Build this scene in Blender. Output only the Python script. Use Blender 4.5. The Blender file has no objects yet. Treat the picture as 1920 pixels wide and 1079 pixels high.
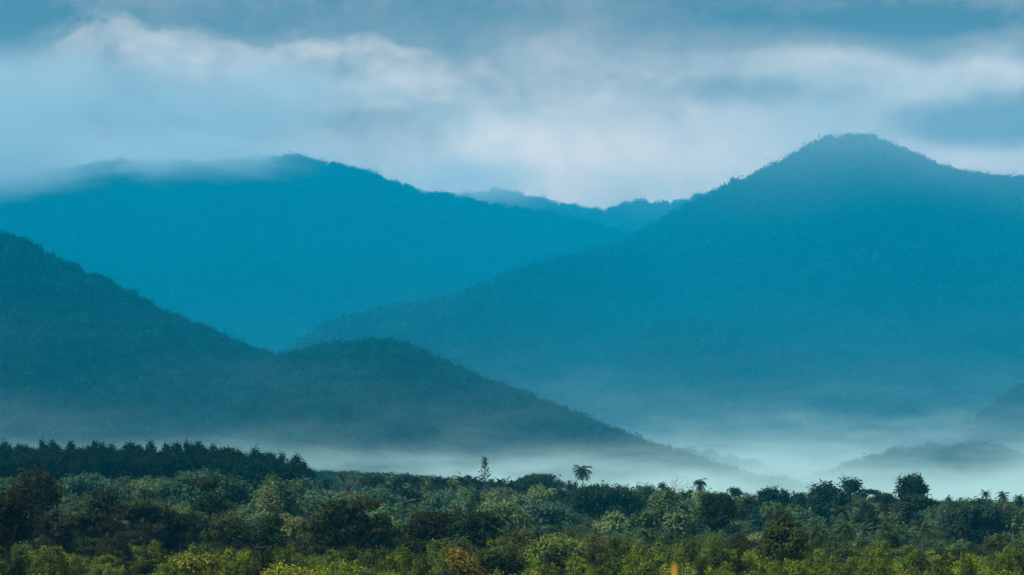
import bpy, math, random
import numpy as np
from math import radians as R

sc = bpy.context.scene
COL = sc.collection
F = 5444.0            # focal length of the photograph in its own pixels (1920 wide)
HZ = 930.0            # row of the horizon
CAMZ = 15.0
# ------------------------------------------------------------------ camera
cd = bpy.data.cameras.new('camera')
cam = bpy.data.objects.new('camera', cd)
COL.objects.link(cam)
cd.sensor_width = 36.0
cd.lens = 36.0 * F / 1920.0
cd.shift_y = (HZ - 539.5) / 1920.0
cd.clip_start = 0.5
cd.clip_end = 60000
cam.location = (0, 0, CAMZ)
cam.rotation_euler = (R(90), 0, 0)
cd.dof.use_dof = True
cd.dof.focus_distance = 520
cd.dof.aperture_fstop = 3.4
sc.camera = cam
# ------------------------------------------------------------------ exposure
sc.view_settings.view_transform = 'Standard'
sc.view_settings.look = 'None'
sc.view_settings.exposure = 0.78
sc.view_settings.gamma = 1.0
sc.cycles.max_bounces = 5
sc.cycles.diffuse_bounces = 2
sc.cycles.glossy_bounces = 1
sc.cycles.transmission_bounces = 2
sc.cycles.transparent_max_bounces = 8
sc.cycles.volume_bounces = 2
sc.cycles.volume_step_rate = 1.0
sc.cycles.volume_max_steps = 256
sc.cycles.use_denoising = True
SUN_EL, SUN_AZ = 46.0, 248.0     # azimuth clockwise from +Y (the view direction)
# ------------------------------------------------------------------ node helper
class NT:
    def __init__(s, tree):
        s.t = tree
        s.n = tree.nodes
    def add(s, typ, **kw):
        nd = s.n.new(typ)
        for k, v in kw.items():
            setattr(nd, k, v)
        return nd
    def link(s, a, b):
        s.t.links.new(a, b)
    def put(s, sock, v):
        if isinstance(v, (int, float)):
            sock.default_value = v
        elif isinstance(v, (tuple, list)):
            sock.default_value = v
        else:
            s.link(v, sock)
    def m(s, op, a, b=0.0, c=0.0, clamp=False):
        nd = s.add('ShaderNodeMath', operation=op, use_clamp=clamp)
        s.put(nd.inputs[0], a); s.put(nd.inputs[1], b); s.put(nd.inputs[2], c)
        return nd.outputs[0]
    def noise(s, vec, scale, detail=4, rough=0.55, dist=0.0):
        nd = s.add('ShaderNodeTexNoise')
        s.put(nd.inputs['Vector'], vec)
        nd.inputs['Scale'].default_value = scale
        nd.inputs['Detail'].default_value = detail
        nd.inputs['Roughness'].default_value = rough
        nd.inputs['Distortion'].default_value = dist
        return nd.outputs['Fac']
    def ss(s, v, a, b, lo=0.0, hi=1.0):
        nd = s.add('ShaderNodeMapRange', interpolation_type='SMOOTHSTEP')
        s.put(nd.inputs['Value'], v)
        nd.inputs['From Min'].default_value = a; nd.inputs['From Max'].default_value = b
        nd.inputs['To Min'].default_value = lo; nd.inputs['To Max'].default_value = hi
        return nd.outputs['Result']
    def xyz(s, x, y, z):
        nd = s.add('ShaderNodeCombineXYZ')
        s.put(nd.inputs[0], x); s.put(nd.inputs[1], y); s.put(nd.inputs[2], z)
        return nd.outputs[0]
    def curve(s, v, pts, lo, hi):
        """piecewise curve of v over pts, values between lo and hi"""
        x0, x1 = pts[0][0], pts[-1][0]
        fac = s.m('DIVIDE', s.m('SUBTRACT', v, x0), x1 - x0, clamp=True)
        nd = s.add('ShaderNodeFloatCurve')
        s.put(nd.inputs['Value'], fac)
        c = nd.mapping.curves[0]
        q = [((x - x0) / (x1 - x0), (y - lo) / (hi - lo)) for x, y in pts]
        c.points[0].location = q[0]; c.points[1].location = q[-1]
        for p in q[1:-1]:
            c.points.new(*p)
        nd.mapping.update()
        return s.m('MULTIPLY_ADD', nd.outputs[0], hi - lo, lo)
# ------------------------------------------------------------------ world: daylight sky under cloud
w = bpy.data.worlds.new('World')
sc.world = w
w.use_nodes = True
T = NT(w.node_tree)
T.n.clear()
out = T.add('ShaderNodeOutputWorld')
bg = T.add('ShaderNodeBackground')
T.link(bg.outputs[0], out.inputs[0])
sky = T.add('ShaderNodeTexSky', sky_type='NISHITA', sun_disc=False)
sky.sun_elevation = R(SUN_EL); sky.sun_rotation = R(SUN_AZ); sky.air_density = 1.0; sky.dust_density = 1.5
tc = T.add('ShaderNodeTexCoord')
sep = T.add('ShaderNodeSeparateXYZ')
T.link(tc.outputs['Generated'], sep.inputs[0])
X, Y_, Z = sep.outputs
ya = T.m('MAXIMUM', T.m('ABSOLUTE', Y_), 0.35)
k = F / 1000.0
qx = T.m('MULTIPLY', T.m('DIVIDE', X, ya), k)        # thousand pixels right of the middle
qy = T.m('MULTIPLY', T.m('DIVIDE', Z, ya), k)        # thousand pixels above the horizon
vec0 = T.xyz(T.m('MULTIPLY', qx, 0.55), qy, 0.0)
n1 = T.noise(vec0, 3.2, 5, 0.5)
n2 = T.noise(T.xyz(qx, T.m('MULTIPLY', qy, 1.6), 7.3), 5.5, 6, 0.55, 0.4)
n3 = T.noise(T.xyz(qx, T.m('MULTIPLY', qy, 1.2), 3.1), 14.0, 5, 0.6, 0.3)
wx = T.m('ADD', qx, T.m('MULTIPLY', T.m('SUBTRACT', n2, 0.5), 0.20))
wy = T.m('ADD', qy, T.m('MULTIPLY', T.m('SUBTRACT', n1, 0.5), 0.10))
wy = T.m('ADD', wy, T.m('MULTIPLY', T.m('SUBTRACT', n3, 0.5), 0.035))
def blob(px, py, rx, ry, amp, soft=0.0):
    a = T.m('DIVIDE', T.m('SUBTRACT', wx, (px - 960) / 1000), rx / 1000)
    b = T.m('DIVIDE', T.m('SUBTRACT', wy, (HZ - py) / 1000), ry / 1000)
    d = T.m('SQRT', T.m('ADD', T.m('MULTIPLY', a, a), T.m('MULTIPLY', b, b)))
    return T.ss(d, 1.0, soft, 0.0, amp)
def P(px, py):
    return ((px - 960) / 1000, (HZ - py) / 1000)
grad = T.curve(wy, [(-0.2, 0.60), (0.45, 0.66), (0.60, 0.70), (0.70, 0.58), (0.80, 0.44), (0.87, 0.30), (0.93, 0.20), (1.3, 0.35), (2.5, 0.50)], 0.0, 1.0)
t = T.m('ADD', grad, T.m('MULTIPLY', T.m('SUBTRACT', n1, 0.5), 0.34))
t = T.m('ADD', t, T.m('MULTIPLY', T.m('SUBTRACT', n3, 0.5), 0.26))
t = T.m('ADD', t, T.m('MULTIPLY', T.m('SUBTRACT', n2, 0.5), 0.48))
t = T.m('SUBTRACT', t, 0.035)
t = T.m('ADD', t, T.m('MULTIPLY', T.m('SUBTRACT', T.noise(T.xyz(qx, T.m('MULTIPLY', qy, 1.3), 1.7), 30.0, 5, 0.6, 0.5), 0.5), 0.16))
# bank of cumulus upper left, its edge sharp above and soft below
edge = T.curve(wx, [P(-200, 120), P(0, 90), P(90, 85), P(150, 30), P(215, 5), P(270, 32), P(340, 42), P(420, 58), P(460, 68), P(520, 60), P(620, 58), P(720, 66), P(830, 110), P(900, 170)], 0.6, 1.0)
below = T.m('SUBTRACT', edge, T.m('ADD', qy, T.m('MULTIPLY', T.m('SUBTRACT', n3, 0.5), 0.085)))
cm = T.m('MULTIPLY', T.ss(below, 0.0, 0.030), T.ss(below, 0.20, 0.03))
cm = T.m('MULTIPLY', cm, T.m('MULTIPLY', T.ss(qx, -1.0, -0.80), T.ss(qx, 0.02, -0.30)))
t = T.m('ADD', t, T.m('MULTIPLY', cm, 0.31))
# long streak upper right
edge2 = T.curve(wx, [P(1150, 120), P(1350, 88), P(1550, 78), P(1640, 85), P(1720, 112), P(1800, 108), P(1860, 98), P(1920, 108), P(2200, 130)], 0.6, 1.0)
b2 = T.m('SUBTRACT', edge2, qy)
cm2 = T.m('MULTIPLY', T.ss(b2, -0.012, 0.03), T.ss(b2, 0.10, 0.01))
cm2 = T.m('MULTIPLY', cm2, T.ss(qx, 0.15, 0.60))
t = T.m('ADD', t, T.m('MULTIPLY', cm2, 0.24))
for a in [(220, 200, 800, 270, -0.36), (1500, 60, 700, 160, -0.12), (250, 205, 330, 40, -0.26), (640, 125, 130, 45, -0.20), (1000, 280, 260, 130, 0.16), (1320, 290, 300, 110, 0.18),
          (1860, 225, 260, 70, -1.0), (1450, 175, 330, 40, -0.18), (1780, 40, 300, 60, -0.30), (960, 270, 110, 70, 0.16), (1450, 45, 240, 35, -0.10),
          (20, 40, 180, 90, -0.20), (30, 300, 260, 150, -0.16), (560, 330, 500, 60, -0.06), (1800, 310, 160, 50, 0.16), (1120, 90, 300, 70, 0.10)]:
    t = T.m('ADD', t, blob(*a))
ramp = T.add('ShaderNodeValToRGB')
T.link(t, ramp.inputs[0])
cr = ramp.color_ramp
cr.interpolation = 'LINEAR'
cols = [(0.0, (0.07, 0.05, 0.04)), (0.30, (0.26, 0.18, 0.14)), (0.60, (0.66, 0.51, 0.41)), (0.85, (1.02, 0.73, 0.56)), (1.0, (1.20, 0.85, 0.65))]
cr.elements[0].position = 0.0; cr.elements[0].color = (*cols[0][1], 1)
cr.elements[1].position = 1.0; cr.elements[1].color = (*cols[-1][1], 1)
for p, c in cols[1:-1]:
    e = cr.elements.new(p); e.color = (*c, 1)
# the open sky between and above the clouds, physically bright, at a tenth
skyd = T.add('ShaderNodeVectorMath', operation='SCALE')
T.link(sky.outputs[0], skyd.inputs[0]); skyd.inputs['Scale'].default_value = 0.10
mix = T.add('ShaderNodeMix', data_type='RGBA')
mix.inputs[0].default_value = 0.90
T.link(skyd.outputs[0], mix.inputs[6])
T.link(ramp.outputs[0], mix.inputs[7])
T.link(mix.outputs[2], bg.inputs[0])
bg.inputs[1].default_value = 1.0
# ------------------------------------------------------------------ sun (soft, through cloud)
sd = bpy.data.lights.new('sun', 'SUN')
sd.energy = 3.4
sd.angle = R(6)
sd.color = (1.0, 0.95, 0.86)
sun = bpy.data.objects.new('sun', sd)
COL.objects.link(sun)
sun.location = (0, 0, 3000)
sun.rotation_euler = (R(90 - SUN_EL), 0, R(180 - SUN_AZ))
# ------------------------------------------------------------------ noise in numpy
def vnoise(x, y, seed=0):
    xi = np.floor(x).astype(np.int64); yi = np.floor(y).astype(np.int64)
    fx = x - xi; fy = y - yi
    fx = fx * fx * (3 - 2 * fx); fy = fy * fy * (3 - 2 * fy)
    def h(a, b):
        n = (a * 374761393 + b * 668265263 + seed * 974634777) & 0x7fffffff
        n = ((n ^ (n >> 13)) * 1274126177) & 0x7fffffff
        n = (n ^ (n >> 16)) & 0xffffff
        return n / float(0xffffff)
    return (h(xi, yi) * (1 - fx) + h(xi + 1, yi) * fx) * (1 - fy) + (h(xi, yi + 1) * (1 - fx) + h(xi + 1, yi + 1) * fx) * fy
def fbm(x, y, octv=4, seed=0):
    s = 0; a = 1; tot = 0
    for o in range(octv):
        s = s + a * vnoise(x * 2 ** o, y * 2 ** o, seed + o * 17); tot += a; a *= 0.5
    return s / tot * 2 - 1
def sstep(x, a, b):
    t = np.clip((x - a) / (b - a), 0, 1)
    return t * t * (3 - 2 * t)
def interp(px, pts):
    return np.interp(px, [p[0] for p in pts], [p[1] for p in pts])
# ------------------------------------------------------------------ materials
def leaf_mat(name, base=None, var=0.45, noise_scale=0.35):
    m = bpy.data.materials.new(name); m.use_nodes = True
    T = NT(m.node_tree); T.n.clear()
    o = T.add('ShaderNodeOutputMaterial')
    if base is None:
        oi = T.add('ShaderNodeObjectInfo'); colr = oi.outputs['Color']
    else:
        rgb = T.add('ShaderNodeRGB'); rgb.outputs[0].default_value = (*base, 1); colr = rgb.outputs[0]
    geo = T.add('ShaderNodeNewGeometry')
    tcn = T.add('ShaderNodeTexCoord')
    nz = T.noise(tcn.outputs['Object'], noise_scale, 3, 0.6)
    v = T.m('ADD', T.m('MULTIPLY', T.m('SUBTRACT', geo.outputs['Random Per Island'], 0.5), var * 1.3), T.m('MULTIPLY', T.m('SUBTRACT', nz, 0.5), var * 3.0))
    oi2 = T.add('ShaderNodeObjectInfo')
    v = T.m('ADD', v, T.m('MULTIPLY', T.m('SUBTRACT', oi2.outputs['Random'], 0.5), var * 0.9))
    v = T.m('MAXIMUM', T.m('ADD', v, 1.0), 0.25)
    sc_ = T.add('ShaderNodeVectorMath', operation='SCALE')
    T.link(colr, sc_.inputs[0]); T.link(v, sc_.inputs['Scale'])
    # older leaves lean to ochre
    mx = T.add('ShaderNodeMix', data_type='RGBA', blend_type='MULTIPLY')
    f2 = T.ss(T.noise(tcn.outputs['Object'], noise_scale * 2.3, 2, 0.5), 0.5, 0.75)
    T.link(f2, mx.inputs[0]); T.link(sc_.outputs[0], mx.inputs[6]); mx.inputs[7].default_value = (1.08, 1.0, 0.72, 1)
    d = T.add('ShaderNodeBsdfDiffuse'); T.link(mx.outputs[2], d.inputs[0])
    tr = T.add('ShaderNodeBsdfTranslucent'); T.link(mx.outputs[2], tr.inputs[0])
    ms = T.add('ShaderNodeMixShader'); ms.inputs[0].default_value = 0.25
    T.link(d.outputs[0], ms.inputs[1]); T.link(tr.outputs[0], ms.inputs[2])
    T.link(ms.outputs[0], o.inputs[0])
    return m
def plain_mat(name, c1, c2, scale, rough=0.95):
    m = bpy.data.materials.new(name); m.use_nodes = True
    T = NT(m.node_tree)
    b = T.n['Principled BSDF']; b.inputs['Roughness'].default_value = rough
    b.inputs['Specular IOR Level'].default_value = 0.15
    tcn = T.add('ShaderNodeTexCoord')
    mx = T.add('ShaderNodeMix', data_type='RGBA')
    T.link(T.ss(T.noise(tcn.outputs['Object'], scale, 6, 0.65), 0.3, 0.7), mx.inputs[0])
    mx.inputs[6].default_value = (*c1, 1); mx.inputs[7].default_value = (*c2, 1)
    T.link(mx.outputs[2], b.inputs[0])
    return m
M_LEAF = leaf_mat('leaves')
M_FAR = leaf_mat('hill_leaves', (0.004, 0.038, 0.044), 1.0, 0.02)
M_PLANT = leaf_mat('plantation_leaves', (0.022, 0.060, 0.040), 0.4, 0.05)
M_UNDER = leaf_mat('undergrowth_leaves', (0.055, 0.085, 0.028), 0.5, 0.05)
M_BARK = plain_mat('bark', (0.030, 0.024, 0.018), (0.060, 0.052, 0.042), 1.2)
M_PALE = plain_mat('pale_bark', (0.09, 0.085, 0.07), (0.17, 0.155, 0.13), 1.5)
M_PBARK = plain_mat('palm_bark', (0.045, 0.042, 0.035), (0.09, 0.08, 0.065), 1.5)
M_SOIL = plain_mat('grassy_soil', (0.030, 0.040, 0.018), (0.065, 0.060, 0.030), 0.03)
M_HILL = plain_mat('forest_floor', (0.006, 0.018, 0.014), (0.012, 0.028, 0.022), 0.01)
M_REED = plain_mat('dry_reed', (0.75, 0.36, 0.03), (0.85, 0.48, 0.06), 8)
M_BLADE = plain_mat('grass_blade', (0.05, 0.08, 0.012), (0.08, 0.11, 0.02), 5)
# ------------------------------------------------------------------ mesh helpers
def mesh_np(name, verts, faces, mat, smooth=False):
    """verts (n,3); faces (m,4) all quads"""
    me = bpy.data.meshes.new(name)
    verts = np.asarray(verts, dtype=np.float32); faces = np.asarray(faces, dtype=np.int32)
    me.vertices.add(len(verts)); me.vertices.foreach_set('co', verts.ravel())
    kk = faces.shape[1]
    me.loops.add(faces.size); me.loops.foreach_set('vertex_index', faces.ravel())
    me.polygons.add(len(faces)); me.polygons.foreach_set('loop_start', np.arange(len(faces), dtype=np.int32) * kk)
    if smooth:
        me.polygons.foreach_set('use_smooth', np.ones(len(faces), dtype=bool))
    me.update(calc_edges=True)
    me.materials.append(mat)
    return me
def link(name, me, parent=None, loc=None):
    o = bpy.data.objects.new(name, me); COL.objects.link(o)
    if parent: o.parent = parent
    if loc is not None: o.location = loc
    return o
def leaves(centers, normals, size, rs, elong=1.5):
    n = len(centers)
    a = rs.normal(size=(n, 3))
    nn = normals / np.maximum(np.linalg.norm(normals, axis=1, keepdims=True), 1e-6)
    t1 = np.cross(nn, a); t1 /= np.maximum(np.linalg.norm(t1, axis=1, keepdims=True), 1e-6)
    t2 = np.cross(nn, t1)
    s = size * rs.uniform(0.6, 1.35, size=(n, 1)) * 0.5
    t1 = t1 * s * elong; t2 = t2 * s
    v = np.stack([centers - t1, centers - t2 + nn * s * 0.15, centers + t1, centers + t2 + nn * s * 0.15], axis=1).reshape(-1, 3)
    f = np.arange(4 * n).reshape(n, 4)
    return v, f
def crown_geo(blobs, leaf, seed, cover=1.5, clump=None, flat=0.0, hole=0.0):
    """blobs: (cx,cy,cz,rx,ry,rz). clumps of leaves spread through each ellipsoid's outer volume"""
    rs = np.random.RandomState(seed)
    V = []; Fc = []; off = 0
    for (cx, cy, cz, rx, ry, rz) in blobs:
        area = 4 * math.pi * ((rx * ry) ** 1.6 + (rx * rz) ** 1.6 + (ry * rz) ** 1.6) ** (1 / 1.6) / 3 ** (1 / 1.6)
        nl = int(cover * area / (leaf * leaf * 0.75)) + 20
        cl = clump or max(leaf * 2.2, 0.18 * min(rx, ry, rz) + leaf)
        ncl = max(10, int(area * 1.3 / (cl * cl * 3)))
        ncl = min(ncl, nl // 4 + 1)
        d = rs.normal(size=(ncl, 3)); d /= np.linalg.norm(d, axis=1, keepdims=True)
        rad = rs.uniform(0.45, 1.02, size=(ncl, 1)) ** 0.6 * (1 + 0.20 * rs.normal(size=(ncl, 1)))
        keep = (d[:, 2] > -0.75) | (rs.rand(ncl) < 0.4)
        if hole: keep &= rs.rand(ncl) > hole
        d = d[keep]; rad = rad[keep]
        cc = d * rad * np.array([rx, ry, rz]) + np.array([cx, cy, cz])
        idx = rs.randint(0, len(cc), size=nl)
        off3 = rs.normal(size=(nl, 3)) * cl * np.array([0.62, 0.62, 0.62 * (1 - flat)])
        c = cc[idx] + off3
        nrm = d[idx] * 0.7 + off3 / cl * 0.6 + rs.normal(size=(nl, 3)) * 0.55 + np.array([0, 0, 0.55])
        v, f = leaves(c, nrm, leaf, rs)
        V.append(v); Fc.append(f + off); off += len(v)
    return np.concatenate(V), np.concatenate(Fc)
def tube_geo(paths, sides=6):
    """paths: list of [(x,y,z,r),...]"""
    V = []; Fc = []; off = 0
    for p in paths:
        p = np.array(p, dtype=float); n = len(p)
        d = np.gradient(p[:, :3], axis=0); d /= np.maximum(np.linalg.norm(d, axis=1, keepdims=True), 1e-6)
        ref = np.array([0.13, 0.97, 0.2])
        a = np.cross(d, ref); a /= np.linalg.norm(a, axis=1, keepdims=True); b = np.cross(d, a)
        an = np.linspace(0, 2 * math.pi, sides, endpoint=False)
        ring = p[:, None, :3] + (a[:, None, :] * np.cos(an)[None, :, None] + b[:, None, :] * np.sin(an)[None, :, None]) * p[:, None, 3:4]
        V.append(ring.reshape(-1, 3))
        i = np.arange(n - 1)[:, None] * sides; j = np.arange(sides)[None, :]; j2 = (j + 1) % sides
        f = np.stack([i + j, i + j2, i + sides + j2, i + sides + j], axis=-1).reshape(-1, 4)
        Fc.append(f + off); off += n * sides
    return np.concatenate(V), np.concatenate(Fc)
def wob(p0, p1, r0, r1, rs, n=6, amp=0.06, sag=0.0):
    p0 = np.array(p0, float); p1 = np.array(p1, float); L = np.linalg.norm(p1 - p0)
    out = []
    o = rs.normal(size=(n + 1, 3)) * amp * L; o[0] = 0; o[-1] = 0
    for i in range(n + 1):
        s = i / n
        q = p0 + (p1 - p0) * s + o[i] * math.sin(math.pi * s)
        q[2] += sag * L * math.sin(math.pi * s)
        out.append((*q, r0 + (r1 - r0) * s))
    return out
# ------------------------------------------------------------------ ground heights
SKY_T = [(-400, 838), (0, 842), (400, 848), (480, 858), (545, 876), (600, 896), (700, 900), (900, 903), (960, 900), (1060, 902), (1100, 911),
         (1200, 918), (1300, 925), (1400, 929), (1500, 927), (1600, 928), (1700, 935), (1760, 944), (1850, 938), (1920, 938), (2300, 930)]
SKY_2 = [(-400, 868), (300, 874), (560, 881), (700, 886), (800, 892), (880, 899), (950, 908), (1050, 925), (1200, 945), (1500, 946), (1750, 941), (1920, 945), (2300, 930)]
def ground(x, y):
    x = np.asarray(x, float); y = np.asarray(y, float)
    ys = np.maximum(y, 60.0)
    px = np.clip(960 + F * x / ys, -1200, 3200)
    s1 = (interp(px - 40, SKY_T) + interp(px, SKY_T) + interp(px + 40, SKY_T)) / 3
    z1 = CAMZ + (HZ - s1) / F * 930 - 10.5
    t = np.clip((y - 250) / 680, 0, 1) ** 1.15
    z = z1 * t
    z = z * (1 - sstep(y, 975, 1180))
    s2 = interp(px, SKY_2)
    z2 = np.maximum(CAMZ + (HZ - s2) / F * 1520 - 8.5, 0)
    z = np.maximum(z, z2 * np.exp(-((y - 1520) / 190) ** 2))
    z = z + 0.7 * fbm(x / 40, y / 40, 3, 5) * sstep(y, 150, 400)
    kn = 13.4 * (1 - sstep(y, 16, 120))
    z = np.where(y < 150, np.maximum(z, kn), z)
    return z
def gz(x, y):
    return float(ground(x, y))
xs = np.concatenate([-np.geomspace(30000, 420, 34), np.arange(-400, 401, 10.0), np.geomspace(420, 30000, 34)])
ys = np.concatenate([[-3000, -1000, -300, -100, -30], np.arange(0, 160, 5.0), np.arange(160, 1900, 12.0), np.geomspace(1900, 40000, 30)])
GX, GY = np.meshgrid(xs, ys)
GZ = ground(GX, GY)
nx, ny = len(xs), len(ys)
ii = (np.arange(ny - 1)[:, None] * nx + np.arange(nx - 1)[None, :]).ravel()
gf = np.stack([ii, ii + 1, ii + 1 + nx, ii + nx], axis=1)
g = link('ground', mesh_np('ground', np.stack([GX, GY, GZ], -1).reshape(-1, 3), gf, M_SOIL, True))
g['kind'] = 'structure'
def tag(o, label=None, cat=None, group=None, kind=None):
    if label: o['label'] = label
    if cat: o['category'] = cat
    if group: o['group'] = group
    if kind: o['kind'] = kind
# ------------------------------------------------------------------ scattering of a far-off wood (one object of kind stuff)
def scatter(name, pts, mats_meshes, smin, smax, label, cat, seed=1):
    cl = bpy.data.collections.new(name + '_kinds')
    for i, me in enumerate(mats_meshes):
        cl.objects.link(bpy.data.objects.new('wood_tree', me))
    me = bpy.data.meshes.new(name)
    me.vertices.add(len(pts)); me.vertices.foreach_set('co', np.asarray(pts, dtype=np.float32).ravel()); me.update()
    o = link(name, me)
    ng = bpy.data.node_groups.new(name, 'GeometryNodeTree')
    ng.interface.new_socket('Geometry', in_out='INPUT', socket_type='NodeSocketGeometry')
    ng.interface.new_socket('Geometry', in_out='OUTPUT', socket_type='NodeSocketGeometry')
    N = ng.nodes; L = ng.links
    gi = N.new('NodeGroupInput'); go = N.new('NodeGroupOutput')
    mp = N.new('GeometryNodeMeshToPoints'); L.new(gi.outputs[0], mp.inputs['Mesh'])
    ip = N.new('GeometryNodeInstanceOnPoints'); L.new(mp.outputs[0], ip.inputs['Points'])
    ci = N.new('GeometryNodeCollectionInfo'); ci.inputs['Collection'].default_value = cl
    ci.inputs['Separate Children'].default_value = True; ci.inputs['Reset Children'].default_value = True
    L.new(ci.outputs[0], ip.inputs['Instance']); ip.inputs['Pick Instance'].default_value = True
    rz = N.new('FunctionNodeRandomValue'); rz.data_type = 'FLOAT_VECTOR'
    rz.inputs[0].default_value = (-0.06, -0.06, 0); rz.inputs[1].default_value = (0.06, 0.06, 6.283)
    L.new(rz.outputs[0], ip.inputs['Rotation'])
    rsn = N.new('FunctionNodeRandomValue'); rsn.data_type = 'FLOAT'
    rsn.inputs['Seed'].default_value = seed
    pw_ = N.new('ShaderNodeMath'); pw_.operation = 'POWER'; L.new(rsn.outputs[1], pw_.inputs[0]); pw_.inputs[1].default_value = 2.2
    ma_ = N.new('ShaderNodeMath'); ma_.operation = 'MULTIPLY_ADD'; L.new(pw_.outputs[0], ma_.inputs[0]); ma_.inputs[1].default_value = smax - smin; ma_.inputs[2].default_value = smin
    L.new(ma_.outputs[0], ip.inputs['Scale'])
    L.new(ip.outputs[0], go.inputs[0])
    md = o.modifiers.new('scatter', 'NODES'); md.node_group = ng
    tag(o, label, cat, kind='stuff')
    return o
def far_tree(seed, mat, leaf, h=10.0, r=5.0, cover=1.2, tall=1.0):
    rs = np.random.RandomState(seed)
    bl = [(0, 0, h * 0.55, r * 0.8, r * 0.8, h * 0.42 * tall)]
    for i in range(3):
        a = rs.uniform(0, 6.28); q = rs.uniform(0.3, 0.55) * r
        bl.append((q * math.cos(a), q * math.sin(a), h * rs.uniform(0.45, 0.8), r * rs.uniform(0.4, 0.6), r * rs.uniform(0.4, 0.6), h * 0.22))
    v, f = crown_geo(bl, leaf, seed, cover)
    return mesh_np('wood_tree', v, f, mat)
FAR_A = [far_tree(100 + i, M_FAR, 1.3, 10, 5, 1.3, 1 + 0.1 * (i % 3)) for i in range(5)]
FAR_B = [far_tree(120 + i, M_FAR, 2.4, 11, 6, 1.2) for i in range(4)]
# ------------------------------------------------------------------ hills
def hill(name, prof, Yc, front, back, wood, dens, seed, gul=0.10, x_pad=0.35, foot=-6.0, pw=1.25, amp=1.0, label=''):
    px0, px1 = prof[0][0], prof[-1][0]
    n = 300
    pxl = np.linspace(px0, px1, n)
    Ycl = interp(pxl, Yc) if isinstance(Yc, list) else np.full(n, float(Yc))
    x = (pxl - 960) / F * Ycl
    xa, xb = x[0], x[-1]
    s = np.concatenate([np.linspace(0, 1, 150), np.linspace(1, 2, 22)[1:]])
    XX, SS = np.meshgrid(x, s)
    Yc, _ = np.meshgrid(Ycl, s)
    crest = CAMZ + (HZ - interp(np.meshgrid(pxl, s)[0], prof)) / F * Yc - (32.0 if wood is FAR_B else 15.0)
    u = XX / front
    gl = fbm(u * 3.0 + 3.1 + 0.25 * fbm(XX / 300, SS * 3, 2, seed + 9), SS * 1.3, 4, seed)
    rid = 1 - np.abs(gl) * 2
    z = crest * np.where(SS <= 1, SS ** pw, 1 - (SS - 1) ** 1.5)
    env = np.where(SS <= 1, np.sin(np.pi * np.clip(SS, 0, 1)) ** 0.8, 0)
    z = z + env * rid * crest * gul
    z = z + env * fbm(XX / 90, SS * front / 90, 3, seed + 3) * 7 * amp
    YY = np.where(SS <= 1, Yc - front * (1 - SS), Yc + back * (SS - 1)) + env * 0
    z = z + foot * (1 - sstep(SS, 0, 0.06))
    # ends sink
    V = np.stack([XX, YY, z], -1)
    ns, nxn = XX.shape
    ii = (np.arange(ns - 1)[:, None] * nxn + np.arange(nxn - 1)[None, :]).ravel()
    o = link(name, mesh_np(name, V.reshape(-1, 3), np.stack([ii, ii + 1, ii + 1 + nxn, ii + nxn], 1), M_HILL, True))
    o['kind'] = 'structure'
    # wood on it
    rs = np.random.RandomState(seed)
    area = (xb - xa) * (front + back * 0.1)
    m = int(area * dens)
    fs = rs.rand(m) ** 0.9 * 1.04
    fs = np.where(fs > 1, 1 + (fs - 1) * (front / back), fs)
    fx = rs.rand(m)
    ci = fx * (n - 1); i0 = np.clip(ci.astype(int), 0, n - 2); tx = ci - i0
    si = np.interp(fs, s, np.arange(len(s))); j0 = np.clip(si.astype(int), 0, len(s) - 2); ty = si - j0
    def g2(A): return (A[j0, i0] * (1 - tx) + A[j0, i0 + 1] * tx) * (1 - ty) + (A[j0 + 1, i0] * (1 - tx) + A[j0 + 1, i0 + 1] * tx) * ty
    pts = np.stack([g2(XX), g2(YY), g2(z) - 1.0], 1)
    pxs = 960 + F * pts[:, 0] / pts[:, 1]
    pts = pts[(pxs > -420) & (pxs < 2340) & (pts[:, 2] > -1)]
    kk_ = 1.65 if wood is FAR_B else 1.12
    scatter(name + '_forest', pts, wood, 0.6 * kk_, 2.0 * kk_, label, 'forest', seed)
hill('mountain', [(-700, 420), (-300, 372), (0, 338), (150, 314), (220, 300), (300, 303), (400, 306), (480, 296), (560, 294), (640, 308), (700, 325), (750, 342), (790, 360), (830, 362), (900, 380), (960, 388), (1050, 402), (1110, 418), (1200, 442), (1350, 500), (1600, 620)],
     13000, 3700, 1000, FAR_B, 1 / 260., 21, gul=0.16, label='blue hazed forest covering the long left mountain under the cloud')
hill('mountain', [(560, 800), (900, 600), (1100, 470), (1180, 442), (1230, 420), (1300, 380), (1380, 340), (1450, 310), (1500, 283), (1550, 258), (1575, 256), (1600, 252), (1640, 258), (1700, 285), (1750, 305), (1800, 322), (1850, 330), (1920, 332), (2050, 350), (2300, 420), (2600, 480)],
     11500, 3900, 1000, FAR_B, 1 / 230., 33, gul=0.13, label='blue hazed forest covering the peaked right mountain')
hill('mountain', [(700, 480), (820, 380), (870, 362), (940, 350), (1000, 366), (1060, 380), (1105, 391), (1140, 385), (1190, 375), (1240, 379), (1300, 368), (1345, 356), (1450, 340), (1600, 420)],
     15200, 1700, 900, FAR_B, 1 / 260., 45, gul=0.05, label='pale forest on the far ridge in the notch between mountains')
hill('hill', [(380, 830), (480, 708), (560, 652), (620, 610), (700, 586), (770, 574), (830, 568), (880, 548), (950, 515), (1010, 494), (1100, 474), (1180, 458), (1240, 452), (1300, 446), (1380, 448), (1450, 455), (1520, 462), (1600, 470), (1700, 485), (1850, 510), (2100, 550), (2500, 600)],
     [(380, 7300), (830, 8000), (1240, 10900), (1600, 11450), (2500, 11450)], 2600, 900, FAR_B, 1 / 200., 57, gul=0.16, label='blue forest on the spur running left from the peaked mountain')
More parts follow.
